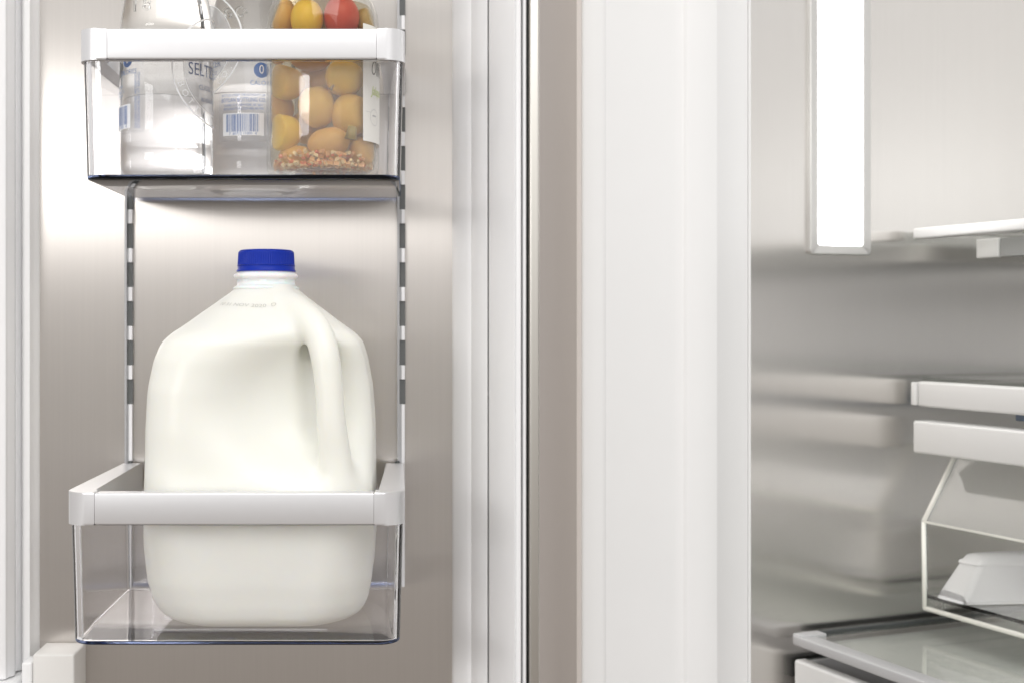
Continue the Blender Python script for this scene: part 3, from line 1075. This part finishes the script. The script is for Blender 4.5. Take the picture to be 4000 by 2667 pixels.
f.wrap('label_seal', RJ, 0.0005, principled('pale_seal_print', (0.45, 0.44, 0.42), 0.6), jar)

# ================================================================== CABINET

def ws(px, yl=0.0):
    """depth into the cabinet, along its side wall, of photo column px on the plane yl from the wall"""
    r = (px - PX) / FPX
    return (r * (K.y + yl * C_) - K.x + yl * S_) / (C_ - r * S_)


def wz_(py, s, yl=0.0):
    return Zp(py, K.y + s * S_ + yl * C_)


def cstrip(name, prof, mat, back=0.03):
    pts = list(prof) + [(prof[-1][0], back), (prof[0][0], back)]
    return prism(name, pts, ZB, ZT, mat, cab, smooth=55)


# white jamb in three flat runs with a raised nosing
s1, s2, s3, s4, s5 = ws(2365), ws(2670), ws(2790), ws(2922), ws(2934)
cstrip('jamb', [(0.0006, 0.0015), (0.0020, 0.0), (s1 - 0.0040, -0.0014), (s1 - 0.0012, -0.0016), (s1 - 0.0003, -0.0008), (s1, 0.0003), (s1 + 0.0012, 0.0004), (s2 - 0.0100, 0.0006), (s2 - 0.0015, 0.0004), (s2, -0.0006), (s2 + 0.0006, -0.0030), (s2 + 0.0016, -0.0037),
                (s3 - 0.0012, -0.0050), (s3 - 0.0002, -0.0048), (s3 + 0.0008, -0.0040), (s4 - 0.001, 0.0006), (s4, 0.0008)], M_WHITE)
cstrip('jamb_trim', [(s4 + 0.0006, 0.0014), (s4 + 0.0010, -0.0002), (s5 - 0.0004, -0.0002), (s5, 0.0012)], M_WHITE)
box('front_flange', -0.004, 0.0004, 0.0016, 0.100, ZB, ZT, M_TAUPE, cab, bev=0.0006)
box('side_wall', s5 + 0.0002, 0.62, 0.0010, 0.012, ZB, ZT, M_STEEL_C, cab)
box('back_wall', 0.6205, 0.63, -0.86, 0.012, ZB, ZT, M_WHITE, cab)
box('outer_shell', 0.0008, 0.62, 0.031, 0.036, ZB, ZT, M_TAUPE, cab)

# built-in light strip
lx0, lx1 = ws(3166, -0.003), ws(3404, -0.003)
dx0, dx1 = ws(3196, -0.003), ws(3374, -0.003)
zlb = wz_(996, (lx0 + lx1) / 2, -0.003)
zdb = wz_(961, (lx0 + lx1) / 2, -0.003)
rr = 0.0035


def rr_loop(a, b, c, d, r, y):
    return [(x, y, z) for x, z in rrect(a, b, c, d, r, r, 6)]


dl = [rr_loop(lx0, lx1, zlb, ZT, rr, 0.0012), rr_loop(lx0, lx1, zlb, ZT, rr, -0.0024), rr_loop(lx0 + 0.0008, lx1 - 0.0008, zlb + 0.0008, ZT, rr, -0.0032),
      rr_loop(dx0, dx1, zdb, ZT - 0.006, 0.0030, -0.0026), rr_loop(dx0, dx1, zdb, ZT - 0.006, 0.0030, -0.0006)]
lp_ = loft('light_strip', dl, M_LAMPF, cab, smooth=40)
me = bpy.data.meshes.new('diffuser')
pts = rr_loop(dx0 - 0.0001, dx1 + 0.0001, zdb - 0.0001, ZT - 0.0061, 0.0030, -0.0012)
me.from_pydata(pts, [], [tuple(range(len(pts)))])
link('diffuser', me, M_LED, lp_)

# ------------------------------------------------------------------ shelves and drawers (each lifts out)
YEND = -0.62


def cthing(name, label, cat, s, y, z):
    o = empty(name, (K.x + s * C_ - y * S_, K.y + s * S_ + y * C_, z), TH)
    tag(o, label, cat)
    return o


class CB_:
    """parts of a cabinet thing, drawn in cabinet coordinates"""
    def __init__(s, root):
        s.root = root
        s.m = root.matrix_basis.inverted() @ cab.matrix_basis
    def put(s, o):
        o.parent = s.root
        o.matrix_basis = s.m @ o.matrix_basis
        return o


# upper shelf
yw = -0.012
sa = ws(3565, yw)
zt_, zb2 = wz_(893, sa, yw), wz_(935, sa, yw)
sh = CB_(cthing('glass_shelf', 'upper glass shelf with white front trim, seen from below', 'shelf', sa, yw, zb2))
sh.put(box('front_trim', sa, sa + 0.014, YEND, yw, zb2, zt_, M_SHELF, bev=0.0018))
gl = sh.put(box('glass_pane', sa + 0.0142, 0.60, YEND, yw - 0.001, zt_ - 0.0052, zt_ - 0.0012, M_SGLASS))
sx = ws(3832, -0.030)
zbr = wz_(1010, sx, -0.030)
sh.put(box('support_rail', sx - 0.002, 0.60, YEND, -0.0525, zbr + 0.0006, zb2 - 0.0004, principled('shade_toned_rail', (0.30, 0.30, 0.295), 0.4)))  # rail colour darkened to carry the shade under the shelf
sh.put(box('rail_cap', sx - 0.004, sx + 0.0002, -0.052, -0.0285, zbr, zb2 - 0.0002, M_SHELF, bev=0.0008))

# middle shelf
yw = -0.014
sa = ws(3582, yw)
zt_, zb2 = wz_(1482, sa, yw), wz_(1586, sa, yw)
sh = CB_(cthing('glass_shelf', 'middle glass shelf with deep pale front rail above the clear drawer', 'shelf', sa, yw, zb2))
sh.put(box('front_trim', sa, sa + 0.016, YEND, yw, zb2, zt_ - 0.001, M_SHELF, bev=0.0025))
sh.put(box('glass_pane', sa + 0.0045, 0.60, YEND, yw - 0.002, zt_ - 0.0008, zt_ + 0.003, [M_SGLASS]))
sh.put(box('end_cap', sa - 0.0025, sa + 0.012, yw + 0.0002, yw + 0.005, zb2 + 0.001, zt_ - 0.002, M_SHELF, bev=0.0012))
sh.put(box('slide_runner', sa + 0.03, 0.60, YEND, yw - 0.075, zb2 - 0.0075, zb2 - 0.0005, M_BLUEGASK, bev=0.001))

# clear drawer below it
yw = -0.018
sb_ = ws(3564, yw)
zt_, zb2 = wz_(1640, sb_, yw), wz_(1766, sb_, yw)
dr_ = cthing('clear_drawer', 'clear drawer with pale handle bar and slanted front panel', 'drawer', sb_, yw, wz_(2375, sb_, yw))
dr = CB_(dr_)
dr.put(box('handle_bar', sb_, sb_ + 0.022, YEND, yw, zb2, zt_, M_SHELF, bev=0.0022))
yd = -0.026
q0 = (ws(3738, yd), zb2 + 0.001)
q1s = ws(3604, yd); q1 = (q1s, wz_(2035, q1s, yd))
q2 = (q1s + 0.001, wz_(2372, q1s, yd))


def panel(name, a, b, t, y0, y1, mats):
    d = Vector((b[0] - a[0], b[1] - a[1])).normalized()
    n_ = Vector((d.y, -d.x)) * t
    if n_.x < 0: n_ = -n_
    pts = [a, b, (b[0] + n_.x, b[1] + n_.y), (a[0] + n_.x, a[1] + n_.y)]
    return extrude_profile(name, pts, y0, y1, mats)


T_ = 0.0030
dr.put(panel('slanted_panel', q0, (q1[0], q1[1] + 0.0003), T_, YEND, yd - T_ - 0.0002, M_ACRYL))
dr.put(panel('front_panel', (q1[0], q1[1] - 0.0003), q2, T_, YEND, yd - T_ - 0.0002, M_ACRYL))
side = [q0, q1, q2, (0.58, q2[1]), (0.58, q0[1])]
dr.put(extrude_profile('side_panel', side, yd - T_, yd, M_ACRYL))
# bright rounded edges of the acrylic


def rod(name, a, b, r, mat):
    a, b = Vector(a), Vector(b)
    bm = bmesh.new()
    bmesh.ops.create_cone(bm, segments=10, radius1=r, radius2=r, depth=(b - a).length, cap_ends=True)
    rot = (b - a).to_track_quat('Z', 'Y').to_matrix()
    bmesh.ops.rotate(bm, verts=bm.verts, cent=(0, 0, 0), matrix=rot)
    bmesh.ops.translate(bm, verts=bm.verts, vec=(a + b) / 2)
    return from_bm(name, bm, mat, None, True)


ye = yd - 0.0015
for nm, a, b, r in (('edge', (q0[0], ye, q0[1]), (q1[0], ye, q1[1]), 0.0023), ('edge', (q1[0], ye, q1[1]), (q2[0], ye, q2[1]), 0.0021),
                    ('crease', (q1[0], ye, q1[1]), (q1[0], YEND, q1[1]), 0.0012), ('edge', (q2[0], ye, q2[1]), (q2[0], YEND, q2[1]), 0.0022),
                    ):
    dr.put(rod(nm, a, b, r, M_ACREDGE))
zfl = q2[1] + 0.0115
dr.put(box('floor_panel', q1s + 0.004, 0.58, YEND, yd - T_ - 0.0002, zfl - 0.003, zfl, M_ACRYL))
dr.put(box('floor_lip', q1s + 0.0035, q1s + 0.0065, YEND, yd - 0.02, q2[1] + 0.001, zfl - 0.0032, M_ACRYL))

# frosted tray standing in the drawer
A = Vector((Xp(3662, 1.045), 1.045)); B = Vector((Xp(3772, 1.018), 1.018)); Cc = Vector((0.600, 1.028)); D = Vector((0.590, 1.075))
ctr = (A + B + Cc + D) / 4
tz0 = zfl + 0.0004
tray = tag(empty('food_tray', (ctr.x, ctr.y, tz0)), 'frosted white plastic tray standing inside the clear drawer', 'tray')
base4 = [A, B, Cc, D]
offs = [Vector((0.0205, -0.003)), Vector((0.0195, 0.008)), Vector((-0.012, 0.010)), Vector((-0.012, -0.008))]


def trloop(t, inset, z):
    out = []
    pts = [p + o_ * t for p, o_ in zip(base4, offs)]
    c = sum(pts, Vector((0, 0))) / 4
    n_ = len(pts)
    for i in range(n_):
        p, a, b = pts[i], pts[i - 1], pts[(i + 1) % n_]
        k = 0.10
        p = p + (c - p) * inset
        for tt in (0, 0.5, 1):
            pa = p + (a - p).normalized() * 0.005
            pb = p + (b - p).normalized() * 0.005
            qv = pa * (1 - tt) ** 2 + p * 2 * tt * (1 - tt) + pb * tt ** 2
            out.append((qv.x - ctr.x, qv.y - ctr.y, z))
    return out


loft('shell', [trloop(-0.08, 0, 0), trloop(-0.08, 0, 0.002), trloop(0.0, 0.0, 0.0024), trloop(0.06, 0.0, 0.005), trloop(0.94, 0, 0.034), trloop(1.0, 0.03, 0.037), trloop(1.0, 0.12, 0.038)], M_FROST, tray, ends=(True, True), smooth=40)
loft('rim_band', [trloop(0.80, -0.012, 0.0300), trloop(0.80, -0.022, 0.0305), trloop(0.86, -0.022, 0.0325), trloop(0.86, -0.012, 0.0330)], M_FROST, tray, smooth=40)

# lower shelf
yw = -0.010
sc_ = ws(3097, yw)
zt_, zb2 = wz_(2478, sc_, yw), wz_(2517, sc_, yw)
sh = CB_(cthing('glass_shelf', 'lower glass shelf with grey front trim, seen from above at bottom right', 'shelf', sc_, yw, zb2))
sh.put(box('front_trim', sc_, sc_ + 0.016, YEND, yw, zb2, zt_, M_SHELFG, bev=0.0014))
sh.put(box('corner_cap', sc_ + 0.0008, sc_ + 0.026, yw - 0.010, yw + 0.0014, zb2 + 0.0006, zt_ + 0.0012, M_SHELFG, bev=0.0008))
sh.put(box('glass_pane', sc_ + 0.0162, 0.60, YEND, yw - 0.0025, zt_ - 0.0048, zt_ - 0.0008, [M_SGLASS]))
sh.put(box('side_gap_shade', sc_ + 0.027, 0.60, yw - 0.0020, yw + 0.0030, zt_ - 0.004, zt_ + 0.0008, M_DARK))  # dark strip standing in for shade in the gap beside the wall
sh.put(box('under_tray', sc_ + 0.020, 0.60, YEND, yw - 0.002, zt_ - 0.0120, zt_ - 0.0085, M_SHELF))

# drawer under the lower shelf
yw = -0.012
sd_ = ws(3100, yw)
zt_ = wz_(2572, sd_, yw)
lo = CB_(cthing('crisper_drawer', 'pale crisper drawer cut off by the bottom right corner', 'drawer', sd_, yw, zt_ - 0.13))
lo.put(box('front_panel', sd_, sd_ + 0.012, YEND, yw, zt_ - 0.13, zt_, M_SHELF, bev=0.0025))
lo.put(box('side_panel', sd_ + 0.0122, 0.58, yw - 0.0035, yw - 0.0005, zt_ - 0.13, zt_ - 0.002, M_SHELFG, bev=0.0008))
lo.put(box('floor_panel', sd_ + 0.0122, 0.58, YEND, yw - 0.0037, zt_ - 0.13, zt_ - 0.126, M_SHELFG))
lo.put(box('slide_runner', sd_ + 0.010, 0.58, yw + 0.0001, yw + 0.009, zt_ - 0.020, zt_ - 0.004, M_DARK))
